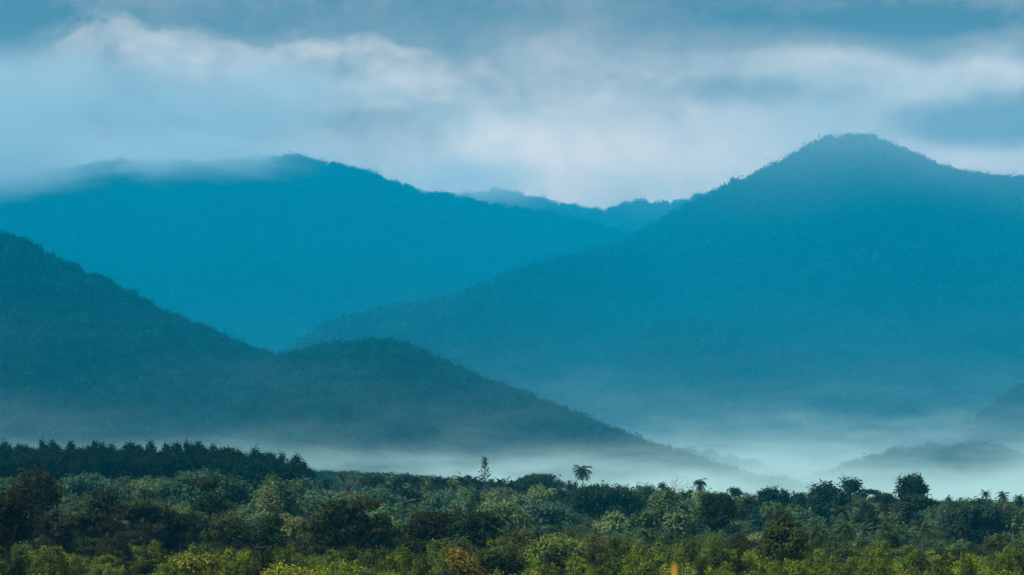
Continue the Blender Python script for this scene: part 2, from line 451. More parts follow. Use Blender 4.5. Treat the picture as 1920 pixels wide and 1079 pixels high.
hill('hill', [(860, 850), (960, 770), (1060, 700), (1160, 648), (1240, 614), (1290, 600), (1340, 608), (1430, 640), (1520, 662), (1640, 668), (1780, 690), (1950, 740), (2150, 800)],
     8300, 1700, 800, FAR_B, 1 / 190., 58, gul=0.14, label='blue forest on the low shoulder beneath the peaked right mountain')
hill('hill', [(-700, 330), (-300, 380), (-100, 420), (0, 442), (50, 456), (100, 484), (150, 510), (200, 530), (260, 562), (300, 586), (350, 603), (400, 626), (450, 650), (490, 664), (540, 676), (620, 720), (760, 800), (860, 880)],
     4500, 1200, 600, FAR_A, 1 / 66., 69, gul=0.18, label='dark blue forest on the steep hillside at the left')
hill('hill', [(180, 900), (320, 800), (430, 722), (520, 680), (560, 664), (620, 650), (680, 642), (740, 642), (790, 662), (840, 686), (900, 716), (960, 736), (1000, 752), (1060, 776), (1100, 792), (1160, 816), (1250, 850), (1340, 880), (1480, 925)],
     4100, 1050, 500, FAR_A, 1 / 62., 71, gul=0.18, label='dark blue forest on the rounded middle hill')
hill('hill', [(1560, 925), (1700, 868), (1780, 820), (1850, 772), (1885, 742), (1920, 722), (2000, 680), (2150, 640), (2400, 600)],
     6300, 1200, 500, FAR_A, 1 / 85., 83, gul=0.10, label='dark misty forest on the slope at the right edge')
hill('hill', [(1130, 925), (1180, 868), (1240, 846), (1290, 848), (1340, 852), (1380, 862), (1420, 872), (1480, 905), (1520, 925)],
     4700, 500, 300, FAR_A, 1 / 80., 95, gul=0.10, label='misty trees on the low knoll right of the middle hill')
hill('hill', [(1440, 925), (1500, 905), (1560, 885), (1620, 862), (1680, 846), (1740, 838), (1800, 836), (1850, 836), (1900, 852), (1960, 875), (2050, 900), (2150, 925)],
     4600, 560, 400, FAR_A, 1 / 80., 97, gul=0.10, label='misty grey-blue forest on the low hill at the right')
# ------------------------------------------------------------------ ridge plantation beyond the palms
rs0 = np.random.RandomState(5)
NEARW = [far_tree(140 + i, M_PLANT, 0.6, 8.5, 3.4, 1.5, 1.0) for i in range(4)]
pp = []
for yy in np.arange(1180, 1660, 5.5):
    for xx in np.arange(-0.24 * yy, 0.24 * yy, 5.0):
        pp.append((xx + rs0.normal() * 0.8, yy + rs0.normal() * 0.8))
pp = np.array(pp); zz = ground(pp[:, 0], pp[:, 1])
pp = np.column_stack([pp, zz - 0.6])
pp = pp[(zz > 3.0)]
scatter('ridge_plantation', pp, NEARW, 0.85, 1.1, 'even rows of small green trees on the ridge behind the palms', 'plantation', 3)
# ------------------------------------------------------------------ undergrowth between the trees
UND = []
for i in range(4):
    r_ = np.random.RandomState(160 + i)
    bl = [(r_.normal() * 1.2, r_.normal() * 1.2, 0.9 + r_.rand(), r_.uniform(1.2, 2), r_.uniform(1.2, 2), r_.uniform(0.9, 1.5)) for _ in range(4)]
    v, f = crown_geo(bl, 0.30, 160 + i, 1.2)
    UND.append(mesh_np('undergrowth', v, f, M_UNDER))
m = 12000
uy = np.concatenate([np.sqrt(rs0.uniform(205 ** 2, 1000 ** 2, 10500)), rs0.uniform(860, 1120, 1500)]); ux = rs0.uniform(-0.2, 0.2, m) * uy
scatter('undergrowth', np.column_stack([ux, uy, ground(ux, uy) - 0.3]), UND, 0.5, 1.05, 'tangled low green undergrowth filling the ground between the trees', 'undergrowth', 4)
# ------------------------------------------------------------------ palms
def palm_crown_geo(seed, n=18, L=3.6, droop=1.0, width=0.95):
    rs = np.random.RandomState(seed)
    V = []; Fc = []; off = 0
    for i in range(n):
        az = i * 2.39996 + rs.normal() * 0.2
        up = math.radians(80 - 105 * (i / n) ** 0.85 + rs.normal() * 6)
        Lf = L * rs.uniform(0.85, 1.1)
        m = 9
        p = np.zeros((m + 1, 3)); el = up; q = np.array([0.0, 0, 0])
        dr = droop * rs.uniform(0.8, 1.25)
        for j in range(1, m + 1):
            el -= math.radians(8.0) * dr * (0.5 + j / m)
            el = max(el, -1.45)
            q = q + Lf / m * np.array([math.cos(az) * math.cos(el), math.sin(az) * math.cos(el), math.sin(el)])
            p[j] = q
        d = np.gradient(p, axis=0); d /= np.linalg.norm(d, axis=1, keepdims=True)
        side = np.array([-math.sin(az), math.cos(az), 0])
        nrm = np.cross(side, d)
        vs = []; fs = []
        for j in range(m):
            for hlf in (0.0, 0.5):
                a = p[j] * (1 - hlf) + p[j + 1] * hlf
                s = (j + hlf) / m
                wl = width * (math.sin(math.pi * min(1, s * 0.85 + 0.13)) ** 0.6) * rs.uniform(0.85, 1.1)
                for sg in (-1, 1):
                    tip = a + side * sg * wl * 0.9 + d[j] * wl * 0.55 + np.array([0, 0, -wl * (0.35 + 0.4 * rs.rand())])
                    b0 = a - d[j] * Lf / m * 0.20; b1 = a + d[j] * Lf / m * 0.24
                    k0 = len(vs)
                    vs += [b0, b1, tip + d[j] * 0.05, tip - d[j] * 0.05]
                    fs.append((k0, k0 + 1, k0 + 2, k0 + 3))
        V.append(np.array(vs)); Fc.append(np.array(fs) + off); off += len(vs)
        tv, tf = tube_geo([[(*p[j], 0.06 * (1 - j / (m + 1))) for j in range(0, m + 1, 3)]], 4)
        V.append(tv); Fc.append(tf + off); off += len(tv)
    return np.concatenate(V), np.concatenate(Fc)
PALMC = [mesh_np('palm_crown', *palm_crown_geo(200 + i, 16 + (i % 3) * 3, 3.8, [0.9, 1.15, 1.3][i % 3]), M_LEAF) for i in range(6)]
OILC = [mesh_np('oil_palm_crown', *palm_crown_geo(220 + i, 26, 4.6, 0.9, 0.9), M_LEAF) for i in range(3)]
def palm_trunk(H, seed, r=0.17):
    rs = np.random.RandomState(seed)
    b = rs.normal(size=2) * 0.06 * H
    pts = [(b[0] * ((s ** 2) - s * 1.0), b[1] * (s ** 2 - s), H * s, r * (1.5 - 0.5 * min(1, s * 4)) * (1 - 0.3 * s)) for s in np.linspace(0, 1, 9)]
    return mesh_np('palm_trunk', *tube_geo([pts], 7), M_PBARK, True)
PTR = [palm_trunk(10.0, 230 + i) for i in range(4)]
OTR = [palm_trunk(2.5, 240, 0.4)]
REG = []      # every plant thing: dict(obj, px, topy, Y, base, short)
def reg(o, px, topy, Y, desc, cat, group, short=None, fixed=None):
    REG.append(dict(o=o, px=px, ty=topy, Y=Y, desc=desc, cat=cat, group=group, short=short, fixed=fixed))
def empty(name, loc, rz=0.0):
    o = bpy.data.objects.new(name, None); COL.objects.link(o)
    o.location = loc; o.rotation_euler = (0, 0, rz); o.empty_display_size = 0.5
    return o
NP = 0
def palm(px, topy, Y, color, desc='', fixed=None, short=None, oil=False, wpx=None, trunk_min=1.5, group='coconut palms rising among the trees', droop=None):
    global NP
    NP += 1
    rs = random.Random(NP * 7 + 1)
    x = (px - 960) / F * Y
    z0 = gz(x, Y) - 0.3
    ztop = CAMZ + (HZ - topy) / F * Y
    src = OILC[NP % 3] if oil else PALMC[(NP if droop is None else droop) % 6]
    s = 1.0 if wpx is None else (wpx / F * Y) / (7.6 if oil else 6.4)
    hc = max(ztop - 2.2 * s - z0, trunk_min)
    r = empty('oil_palm' if oil else 'coconut_palm', (x, Y, z0), rs.uniform(0, 6.28))
    H0 = 2.5 if oil else 10.0
    t = link('trunk', (OTR[0] if oil else PTR[NP % 4]), r); t.scale = (s, s, hc / H0)
    c = link('crown', src, r, (0, 0, hc)); c.scale = (s, s, s); c.color = (*color, 1)
    reg(r, px, topy, Y, desc, 'palm tree', 'oil palms low among the trees' if oil else group, short, fixed)
    return r
# ------------------------------------------------------------------ landmark trees traced at their own distance
NL = 0
def traced(name, Y, blobs, color, label, short, cat='tree', limbs=None, leaf=0.27, cover=1.35, flat=0.0, hole=0.12, trunk_px=None, tw=7, bark=None, group=None):
    """blobs in photograph pixels (cx,cy,rx,ry); they become ellipsoids as deep as they are wide at distance Y"""
    global NL
    NL += 1
    rs = np.random.RandomState(400 + NL)
    s = Y / F
    cx = sum(b[0] * b[2] for b in blobs) / sum(b[2] for b in blobs)
    tx = trunk_px if trunk_px is not None else cx
    x0 = (tx - 960) * s
    z0 = gz(x0, Y) - 0.4
    root = empty(name, (x0, Y, z0))
    bl = []
    def q(px, py, dy=0.0):
        return ((px - 960) * s - x0, dy, CAMZ + (HZ - py) * s - z0)
    top = min(b[1] - b[3] for b in blobs)
    W = (max(b[0] + b[2] for b in blobs) - min(b[0] - b[2] for b in blobs)) * s
    for (bx, by, rx, ry) in blobs:
        dy = rs.uniform(-0.5, 0.5) * max(W * 0.4 - rx * s, 0)
        c = q(bx, by, dy)
        ry_ = max(rx * s * 0.95, ry * s)
        if ry < rx * 0.55: ry_ = rx * s
        bl.append((*c, rx * s, ry_, ry * s))
        # break the lobe up with smaller lobes around it
        for kx in range(4):
            a = rs.uniform(0, 6.28); e = rs.uniform(-0.2, 1.0)
            bl.append((c[0] + rx * s * 0.75 * math.cos(a) * math.cos(e), c[1] + ry_ * 0.75 * math.sin(a) * math.cos(e), c[2] + ry * s * 0.75 * math.sin(e), rx * s * 0.38, rx * s * 0.38, ry * s * 0.40))
    v, f = crown_geo(bl, leaf, 500 + NL, cover * 0.75, None, flat, hole)
    cr = link('crown', mesh_np('crown', v, f, M_LEAF), root); cr.color = (*color, 1)
    paths = []
    tr = tw * s * 0.5
    if limbs is None:
        main = q(cx, max(b[1] for b in blobs))
        paths.append(wob((0, 0, 0), main, tr, tr * 0.6, rs, 6, 0.03))
        for b in bl[::5]:
            paths.append(wob(main, (b[0], b[1], b[2]), tr * 0.6, tr * 0.15, rs, 5, 0.07, 0.05))
    else:
        for i, p in enumerate(limbs):
            dyy = -rs.uniform(2.5, 3.8) if i else 0
            pts = [(*q(a, b, dyy * j / len(p)), c * s * 0.5) for j, (a, b, c) in enumerate(p)]
            if i == 0: pts = [(pts[0][0] * 0.9, 0, 0, pts[0][3] * 1.2)] + pts if pts[0][2] > 0.3 else pts
            paths.append(pts)
        j0 = limbs[0][-1]
        for b in bl[::5]:
            paths.append(wob(q(j0[0], j0[1]), (b[0], b[1], b[2]), tr * 0.45, tr * 0.1, rs, 5, 0.08, 0.05))
    link('trunk', mesh_np('trunk', *tube_geo(paths, 7), bark or M_BARK, True), root)
    reg(root, cx, top, Y, '', cat, group, short, label)
    LAND.append((min(b[0] - b[2] for b in blobs), max(b[0] + b[2] for b in blobs), top, max(b[1] + b[3] for b in blobs), Y))
    return root
LAND = []
BRN = (0.029, 0.034, 0.017); OLV = (0.034, 0.046, 0.018); DKG = (0.024, 0.042, 0.018); MGR = (0.075, 0.135, 0.055)
TEAL = (0.050, 0.110, 0.066); YGR = (0.15, 0.17, 0.030); GRN = (0.09, 0.13, 0.035); ORG = (0.17, 0.15, 0.022); DTE = (0.020, 0.042, 0.030)
LGR = (0.11, 0.165, 0.070); YEL = (0.16, 0.19, 0.05)
traced('broadleaf_tree', 450, [(62, 905, 34, 26), (42, 935, 34, 28), (85, 930, 28, 30), (60, 955, 34, 22)], BRN, 'large dark brown-green round tree standing before the left ridge', 'the large dark brown tree', limbs=[[(62, 1015, 11), (62, 970, 8), (60, 940, 6)]], hole=0.15)
traced('broadleaf_tree', 330, [(0, 950, 40, 30), (35, 975, 34, 28), (-20, 990, 40, 30), (30, 1000, 26, 16)], BRN, 'dark tree with forked black trunk at the left edge', 'the forked left-edge tree', limbs=[[(20, 1079, 9), (17, 1050, 9), (15, 1032, 8)], [(15, 1032, 7), (10, 1010, 6), (2, 985, 4)], [(15, 1034, 7), (28, 1012, 5), (38, 985, 3)]], hole=0.25, trunk_px=20)
traced('broadleaf_tree', 400, [(655, 950, 38, 14), (690, 945, 26, 9), (625, 970, 34, 18), (700, 985, 36, 22), (660, 985, 44, 20), (590, 990, 30, 14), (720, 1000, 26, 16), (605, 1015, 36, 16), (690, 1015, 34, 14)], OLV, 'broad gnarled tree with black forking trunk and open layered crown', 'the broad gnarled tree', limbs=[[(668, 1055, 12), (667, 1030, 10), (668, 1015, 9)], [(668, 1015, 8), (655, 1000, 7), (648, 985, 6), (656, 965, 4)], [(668, 1035, 6), (680, 1015, 5), (695, 1002, 4), (705, 990, 2.5)], [(672, 1055, 6), (684, 1035, 5), (690, 1020, 4)]], flat=0.45, hole=0.5, cover=0.85, trunk_px=668)
traced('broadleaf_tree', 430, [(800, 975, 36, 14), (780, 1000, 26, 16), (825, 995, 28, 18), (795, 1025, 40, 18)], BRN, 'brownish flat-topped tree just right of the broad gnarled tree', 'the brownish flat-topped tree', flat=0.4, hole=0.15)
traced('broadleaf_tree', 420, [(888, 972, 38, 12), (870, 990, 26, 18), (915, 985, 18, 20), (905, 1012, 22, 18), (925, 1005, 12, 22)], DKG, 'dark wind-bent tree with bare leaning trunk under a green dome', 'the dark wind-bent tree', limbs=[[(845, 1040, 6), (850, 1022, 5), (866, 1000, 4)]], flat=0.3, hole=0.2, trunk_px=845)
traced('broadleaf_tree', 560, [(1345, 942, 26, 16), (1330, 960, 18, 22), (1362, 958, 17, 24), (1346, 975, 20, 20), (1340, 998, 14, 12)], DKG, 'tall dark oval tree rising alone right of the bare tree', 'the tall dark oval tree', limbs=[[(1336, 1030, 6), (1337, 1005, 5), (1340, 985, 4)]], hole=0.12)
traced('broadleaf_tree', 380, [(1470, 985, 20, 20), (1452, 1010, 24, 24), (1490, 1008, 20, 26), (1470, 1035, 42, 22), (1440, 1030, 20, 16)], (0.040, 0.058, 0.014), 'bushy conical dark olive tree with yellow-green tips', 'the conical olive tree', hole=0.12)
traced('broadleaf_tree', 800, [(1548, 925, 24, 17), (1533, 938, 16, 16), (1568, 940, 26, 22), (1555, 955, 34, 14)], DTE, 'dark rounded tree mass on the skyline at the right', 'the dark skyline mass', leaf=0.55, hole=0.04)
traced('broadleaf_tree', 830, [(1593, 909, 18, 9), (1598, 918, 14, 10)], DTE, 'dark helmet-shaped tree on bare stem above the skyline', 'the helmet-shaped skyline tree', leaf=0.5, trunk_px=1588, tw=4, hole=0.04)
traced('broadleaf_tree', 770, [(1708, 904, 20, 9), (1695, 918, 16, 14), (1716, 922, 18, 16), (1731, 918, 6, 5), (1702, 932, 20, 10)], DTE, 'tall open-branched skyline tree with side tuft to its right', 'the open-branched skyline tree', leaf=0.5, hole=0.3, tw=5)
traced('broadleaf_tree', 700, [(1722, 937, 22, 6), (1735, 945, 20, 7), (1705, 950, 20, 8)], (0.035, 0.06, 0.025), 'flat spreading green tree under the open-branched skyline tree', 'the flat spreading tree', leaf=0.45, flat=0.4, tw=5)
traced('broadleaf_tree', 740, [(1657, 931, 13, 4), (1650, 937, 12, 4), (1668, 940, 12, 4)], DTE, 'small dark layered tree left of the open-branched skyline tree', 'the small dark layered tree', leaf=0.4, flat=0.4, tw=4)
traced('umbrella_tree', 900, [(1624, 922, 10, 2.5), (1620, 929, 6, 1.5)], DTE, 'thin flat umbrella tree beside the helmet-shaped skyline tree', 'the thin umbrella tree', leaf=0.4, flat=0.5, tw=2, hole=0.05)
traced('umbrella_tree', 905, [(1641, 924, 9, 2.5)], DTE, 'second thin umbrella tree nearer the small layered tree', 'the second umbrella tree', leaf=0.4, flat=0.5, tw=2, hole=0.05)
traced('broadleaf_tree', 650, [(1830, 965, 52, 22), (1790, 985, 34, 22), (1875, 985, 40, 26), (1835, 1000, 50, 20)], (0.034, 0.062, 0.036), 'wide grey-green domed tree below the right-edge palms', 'the wide grey-green dome', leaf=0.42, hole=0.05)
traced('broadleaf_tree', 905, [(1000, 905, 34, 10), (975, 912, 26, 10), (1035, 912, 24, 9), (1012, 898, 26, 6)], DTE, 'dark spreading tree on the skyline left of the tall palm', 'the dark spreading skyline tree', leaf=0.5, flat=0.3, hole=0.08)
traced('broadleaf_tree', 400, [(1045, 1022, 30, 17), (1020, 1035, 30, 14), (1072, 1035, 26, 14)], (0.12, 0.19, 0.04), 'pale yellow-green domed tree in the lower middle', 'the pale yellow-green dome', hole=0.05)
traced('broadleaf_tree', 600, [(935, 962, 38, 16), (905, 975, 28, 14), (965, 980, 34, 20), (940, 992, 44, 14)], LGR, 'light green domed tree behind the dark wind-bent tree', 'the light green dome', leaf=0.42, hole=0.05)
traced('broadleaf_tree', 660, [(372, 900, 42, 17), (330, 918, 34, 18), (420, 915, 36, 20), (450, 930, 28, 18), (370, 930, 60, 18)], TEAL, 'large grey-green dome below the dark ridge plantation', 'the large grey-green dome', leaf=0.45, flat=0.2, hole=0.05)
traced('broadleaf_tree', 700, [(160, 905, 34, 14), (195, 915, 36, 14), (130, 918, 26, 14), (215, 930, 34, 14)], TEAL, 'long teal-green treetop right of the large dark brown tree', 'the long teal treetop', leaf=0.45, flat=0.2, hole=0.05)
traced('umbrella_tree', 400, [(160, 972, 36, 8), (135, 985, 30, 9), (182, 990, 30, 10)], BRN, 'brown flat-topped tree on thin dark stem at lower left', 'the brown flat-topped tree', flat=0.45, hole=0.15, trunk_px=156, tw=5)
traced('broadleaf_tree', 450, [(200, 932, 24, 9), (195, 945, 32, 12), (215, 955, 26, 10)], BRN, 'low brown dome in front of the long teal treetop', 'the low brown dome', flat=0.3)
traced('umbrella_tree', 500, [(392, 906, 18, 5), (385, 914, 14, 4)], OLV, 'small flat-topped tree in front of the large grey-green dome', 'the small flat-topped tree', flat=0.4, tw=3)
traced('broadleaf_tree', 470, [(398, 938, 22, 10), (388, 950, 26, 10), (405, 955, 18, 8)], DKG, 'dark rounded tree directly below the small flat-topped tree', 'the dark rounded tree', flat=0.2)
traced('umbrella_tree', 430, [(270, 955, 30, 8), (300, 965, 28, 9), (245, 968, 26, 8)], BRN, 'brown layered tree below the large grey-green dome to its left', 'the brown layered tree', flat=0.4, tw=5)
traced('umbrella_tree', 440, [(335, 975, 34, 10), (360, 990, 30, 10), (318, 990, 22, 8)], BRN, 'brown layered tree left of the dark spire tree', 'the middle brown tree', flat=0.4, tw=5)
traced('broadleaf_tree', 430, [(430, 985, 30, 12), (450, 1000, 28, 14), (410, 1005, 28, 12)], OLV, 'dull olive tree just left of the dark spire tree', 'the dull olive tree', flat=0.3)
traced('broadleaf_tree', 380, [(510, 975, 15, 14), (500, 1000, 20, 20), (522, 1015, 18, 20), (505, 1040, 26, 18)], DKG, 'narrow dark spire tree between the palms and the yellow tree', 'the dark spire tree', hole=0.1)
traced('broadleaf_tree', 480, [(553, 985, 18, 10), (540, 1000, 14, 10), (562, 1008, 14, 12)], YEL, 'pale yellow-leaved tree left of the broad gnarled tree', 'the pale yellow tree', hole=0.15)
traced('broadleaf_tree', 780, [(1110, 930, 40, 14), (1150, 935, 42, 16), (1185, 945, 30, 16), (1100, 950, 40, 18), (1150, 958, 46, 16)], (0.026, 0.058, 0.026), 'broad dark green tree mass below the tall palm', 'the broad dark green mass', leaf=0.5, hole=0.04)
traced('broadleaf_tree', 720, [(1025, 955, 44, 14), (1000, 970, 40, 14), (1055, 975, 34, 16)], (0.050, 0.10, 0.065), 'pale teal treetops left of the broad dark green mass', 'the pale teal treetops', leaf=0.42, hole=0.05, flat=0.2)
traced('broadleaf_tree', 600, [(1150, 975, 16, 12), (1145, 990, 20, 12), (1165, 990, 18, 12)], LGR, 'light green clumpy tree below the broad dark green mass', 'the light green clumpy tree', leaf=0.4)
traced('broadleaf_tree', 600, [(1225, 965, 22, 12), (1205, 978, 22, 14), (1240, 980, 20, 14)], MGR, 'rounded mid-green tree left of the tall dark oval tree', 'the rounded mid-green tree', leaf=0.4)
traced('broadleaf_tree', 560, [(1270, 975, 18, 12), (1262, 990, 20, 14), (1285, 990, 16, 12)], LGR, 'light green tree close left of the tall dark oval tree', 'the light green tree', leaf=0.4)
traced('shrub', 270, [(858, 1045, 14, 10), (870, 1060, 22, 14), (845, 1050, 10, 8), (885, 1075, 18, 14)], ORG, 'orange-yellow autumn bush at the bottom edge', 'the orange-yellow bush', cat='bush', leaf=0.19, tw=3)
traced('shrub', 240, [(540, 1078, 32, 16), (570, 1085, 26, 14), (505, 1085, 22, 12)], (0.20, 0.25, 0.03), 'bright yellow-green bush at the bottom edge, left of middle', 'the bright yellow-green bush', cat='bush', leaf=0.17, tw=3)
traced('shrub', 270, [(345, 1058, 22, 16), (370, 1062, 26, 18), (395, 1050, 16, 12)], (0.16, 0.19, 0.03), 'leafy yellow-green bush at the lower left', 'the leafy yellow-green bush', cat='bush', leaf=0.19, tw=3)
traced('shrub', 290, [(945, 1048, 26, 16), (915, 1055, 22, 16), (960, 1062, 24, 16)], (0.032, 0.055, 0.022), 'dark glossy bush right of the orange-yellow bush', 'the dark glossy bush', cat='bush', leaf=0.19, tw=3)
# skyline trees of the right middle
for (cx, ty, wx_, hh, lab, sh) in [(1434, 921, 11, 12, 'small round tree left in the skyline group of three', 'the left skyline ball tree'),
                           (1449, 918, 11, 12, 'small round tree in the middle of the skyline group of three', 'the middle skyline ball tree'),
                           (1470, 921, 8, 13, 'small narrow tree right in the skyline group of three', 'the right skyline narrow tree'),
                           (1497, 929, 11, 12, 'small rounded tree just left of the dark skyline mass', 'the rounded tree by the mass')]:
    traced('broadleaf_tree', 880, [(cx, ty + hh * 0.6, wx_, hh * 0.7), (cx + 2, ty + hh * 1.4, wx_, hh * 0.6)], DTE, lab, sh, leaf=0.5, tw=3, hole=0.05)
traced('umbrella_tree', 900, [(1376, 920, 11, 2.5), (1382, 927, 9, 3)], DTE, 'small flat tree on the skyline right of the tall dark oval tree', 'the small flat skyline tree', leaf=0.4, flat=0.4, tw=2, hole=0.05)
traced('broadleaf_tree', 900, [(1242, 911, 5, 3), (1246, 918, 6, 3)], BRN, 'tiny dark tufted tree beside the bare grey tree', 'the tiny tufted tree', leaf=0.35, tw=2)
# casuarina: thin cone with upswept sparse branches
def casuarina():
    Y = 900; s = Y / F; px = 909
    rs = np.random.RandomState(9)
    x0 = (px - 960) * s; z0 = gz(x0, Y) - 0.3
    r = empty('casuarina_tree', (x0, Y, z0))
    H = CAMZ + (HZ - 856) * s - z0
    paths = [[(0, 0, 0, 0.22), (0.1, 0, H * 0.4, 0.16), (0.0, 0, H * 0.75, 0.09), (0.1, 0, H, 0.03)]]
    cs = []; ns = []
    for i in range(60):
        h = H * (0.30 + 0.68 * (i / 60) ** 0.9)
        L = 6.0 * (1 - (h / H)) ** 1.1 * rs.uniform(0.5, 1.1) + 0.35
        a = i * 2.4; e = rs.uniform(0.35, 0.95)
        tip = np.array([math.cos(a) * L, math.sin(a) * L, h + L * e])
        paths.append([(0.02, 0, h, 0.075), (*((tip + [0, 0, h * 1.0]) / 2 - [0, 0, L * e * 0.12]), 0.035), (*tip, 0.012)])
        for q in range(8):
            u = rs.uniform(0.35, 1.08)
            cs.append(np.array([0, 0, h]) * (1 - u) + tip * u + rs.normal(size=3) * 0.20 + [0, 0, -0.1]); ns.append(rs.normal(size=3))
    link('trunk', mesh_np('trunk', *tube_geo(paths, 5), M_BARK, True), r)
    v, f = leaves(np.array(cs), np.array(ns), 0.24, rs, 3.2)
    c = link('crown', mesh_np('crown', v, f, M_LEAF), r); c.color = (0.035, 0.045, 0.036, 1)
    reg(r, px, 856, Y, '', 'tree', None, 'the sparse pointed casuarina', 'sparse pointed casuarina standing above the palms on the skyline')
casuarina()
def bare_tree(name, px, topy, wpx, Y, label, short, seed, cat='tree', bark=None, lean=0.0, basey=None):
    s = Y / F; rs = np.random.RandomState(seed)
    x0 = (px - 960) * s; z0 = gz(x0, Y) - 0.3
    r = empty(name, (x0, Y, z0))
    H = CAMZ + (HZ - topy) * s - z0; W = wpx * s * 0.5
    fork = H * 0.55
    tr = [[(0, 0, 0, 0.2), (0.15, 0.1, fork * 0.6, 0.16), (lean * 0.3, 0, fork, 0.13)]]
    br = []
    def grow(p, d, L, rad, lev):
        q = [tuple(p) + (rad,)]; c = np.array(p, float); dd = np.array(d, float)
        for i in range(4):
            dd = dd + rs.normal(size=3) * 0.22; dd[2] += 0.05; dd /= np.linalg.norm(dd)
            c = c + dd * L / 4; q.append((*c, rad * (1 - (i + 1) / 6)))
            if lev < 3 and rs.rand() < 0.75:
                e = dd + rs.normal(size=3) * 0.75; e /= np.linalg.norm(e)
                grow(c, e, L * 0.6, rad * 0.55, lev + 1)
        br.append(q)
    for i in range(6):
        a = i * 1.05 + rs.rand()
        d = np.array([math.cos(a) * W / (H - fork) * 0.9 + lean * 0.3, math.sin(a) * W / (H - fork) * 0.9, 1.0]); d /= np.linalg.norm(d)
        grow((lean * 0.3, 0, fork), d, (H - fork) * rs.uniform(0.75, 1.1), 0.09, 1)
    link('trunk', mesh_np('trunk', *tube_geo(tr, 6), bark or M_PALE, True), r)
    link('branches', mesh_np('branches', *tube_geo(br, 4), bark or M_PALE, True), r)
    reg(r, px, topy, Y, '', cat, None, short, label)
bare_tree('bare_tree', 1264, 908, 34, 890, 'bare grey leafless tree on the skyline left of the small palm', 'the bare grey tree', 3)
bare_tree('bare_tree', 640, 900, 18, 760, 'pale dead tree with crooked twigs at the left end of the palm row', 'the pale dead tree', 4, lean=1.0)
#bare_tree('bare_tree', 310, 1030, 26, 300, 'pale leafless bush among the green bushes at the lower left', 'the pale leafless bush', 5)
# coconut palms: the ones one can tell apart
DP = (0.022, 0.036, 0.024); GP = (0.045, 0.080, 0.038); LP_ = (0.07, 0.12, 0.055)
palm(1092, 869, 880, DP, fixed='tall dark palm standing alone high above the skyline', short='the tall lone palm', wpx=40, droop=2)
palm(1312, 896, 880, DP, fixed='small upright palm on the skyline above the tall dark oval tree', short='the small skyline palm', wpx=31, droop=5)
palm(1401, 932, 620, DP, fixed='shaggy palm with dark heart right of the tall dark oval tree', short='the shaggy palm', wpx=36)
palm(1578, 945, 560, GP, fixed='palm in front of the dark skyline mass', short='the palm before the mass', wpx=44)
palm(1585, 972, 450, GP, fixed='drooping palm with pale fronds low before the dark skyline mass', short='the drooping pale palm', wpx=52)
palm(1730, 972, 430, GP, fixed='large spreading palm below the flat spreading tree', short='the large spreading palm', wpx=56)
palm(1805, 982, 470, DP, fixed='dark low palm under the wide grey-green dome', short='the dark low palm', wpx=34)
palm(1465, 952, 600, GP, fixed='palm tuft peeping above the conical olive tree', short='the palm above the conical tree', wpx=34)
palm(1848, 919, 780, DP, fixed='leftmost of three dark palms on the skyline at the right edge', short='the left edge palm', wpx=22)
palm(1880, 921, 780, DP, fixed='middle of three dark palms on the skyline at the right edge', short='the middle edge palm', wpx=27)
palm(1911, 926, 760, DP, fixed='rightmost of three dark palms on the skyline at the right edge', short='the right edge palm', wpx=26)
palm(1778, 931, 800, DTE, fixed='pale hazy palm in the skyline dip left of the three edge palms', short='the hazy palm', wpx=20)
palm(1660, 940, 640, DP, fixed='palm half hidden under the small dark layered tree', short='the half hidden palm', wpx=34)
palm(1530, 985, 450, GP, fixed='short palm between the conical olive tree and the drooping pale palm', short='the short palm', wpx=34)
palm(1668, 990, 460, GP, fixed='small upright palm left of the large spreading palm', short='the small upright palm', wpx=28)
palm(640, 888, 820, DP, fixed='dark narrow palm behind the pale dead tree', short='the dark narrow palm', wpx=22)
for (x_, y_, w_) in [(612, 900, 20), (664, 897, 20), (683, 899, 20), (700, 897, 22), (716, 899, 20), (728, 896, 22), (745, 899, 22), (762, 898, 24), (780, 896, 26), (799, 896, 28), (817, 899, 22), (832, 901, 22), (848, 900, 24),
                     (866, 895, 24), (882, 896, 26), (895, 900, 22), (925, 905, 22), (938, 902, 22), (960, 905, 28), (984, 912, 26), (1008, 915, 26), (1028, 918, 24), (1045, 915, 22), (1058, 925, 22), (975, 925, 24), (1000, 930, 22), (890, 912, 22), (872, 915, 22), (770, 912, 22), (730, 914, 20), (690, 914, 20), (650, 915, 20)]:
    rr = random.Random(x_)
    palm(x_, y_ - 6, rr.uniform(800, 870), rr.choice([DP, DP, (0.015, 0.028, 0.018), (0.10, 0.15, 0.06)]), 'coconut palm in the row', wpx=w_ * 1.4, group='coconut palms in the row under the far ridge')
for (x_, y_, Y_o) in [(560, 945, 560), (590, 940, 600), (535, 958, 540), (610, 955, 560), (500, 940, 620), (470, 950, 600), (580, 962, 520), (545, 938, 640), (760, 935, 700), (735, 945, 660), (800, 940, 680), (840, 938, 700), (780, 950, 620), (870, 942, 690), (960, 948, 700), (990, 940, 740), (905, 940, 740), (485, 935, 680), (1010, 990, 540), (760, 965, 560)]:
    palm(x_, y_, Y_o, TEAL if x_ % 20 else (0.06, 0.10, 0.06), 'feathery teal-green oil palm', oil=True, wpx=48 * 560 / Y_o)
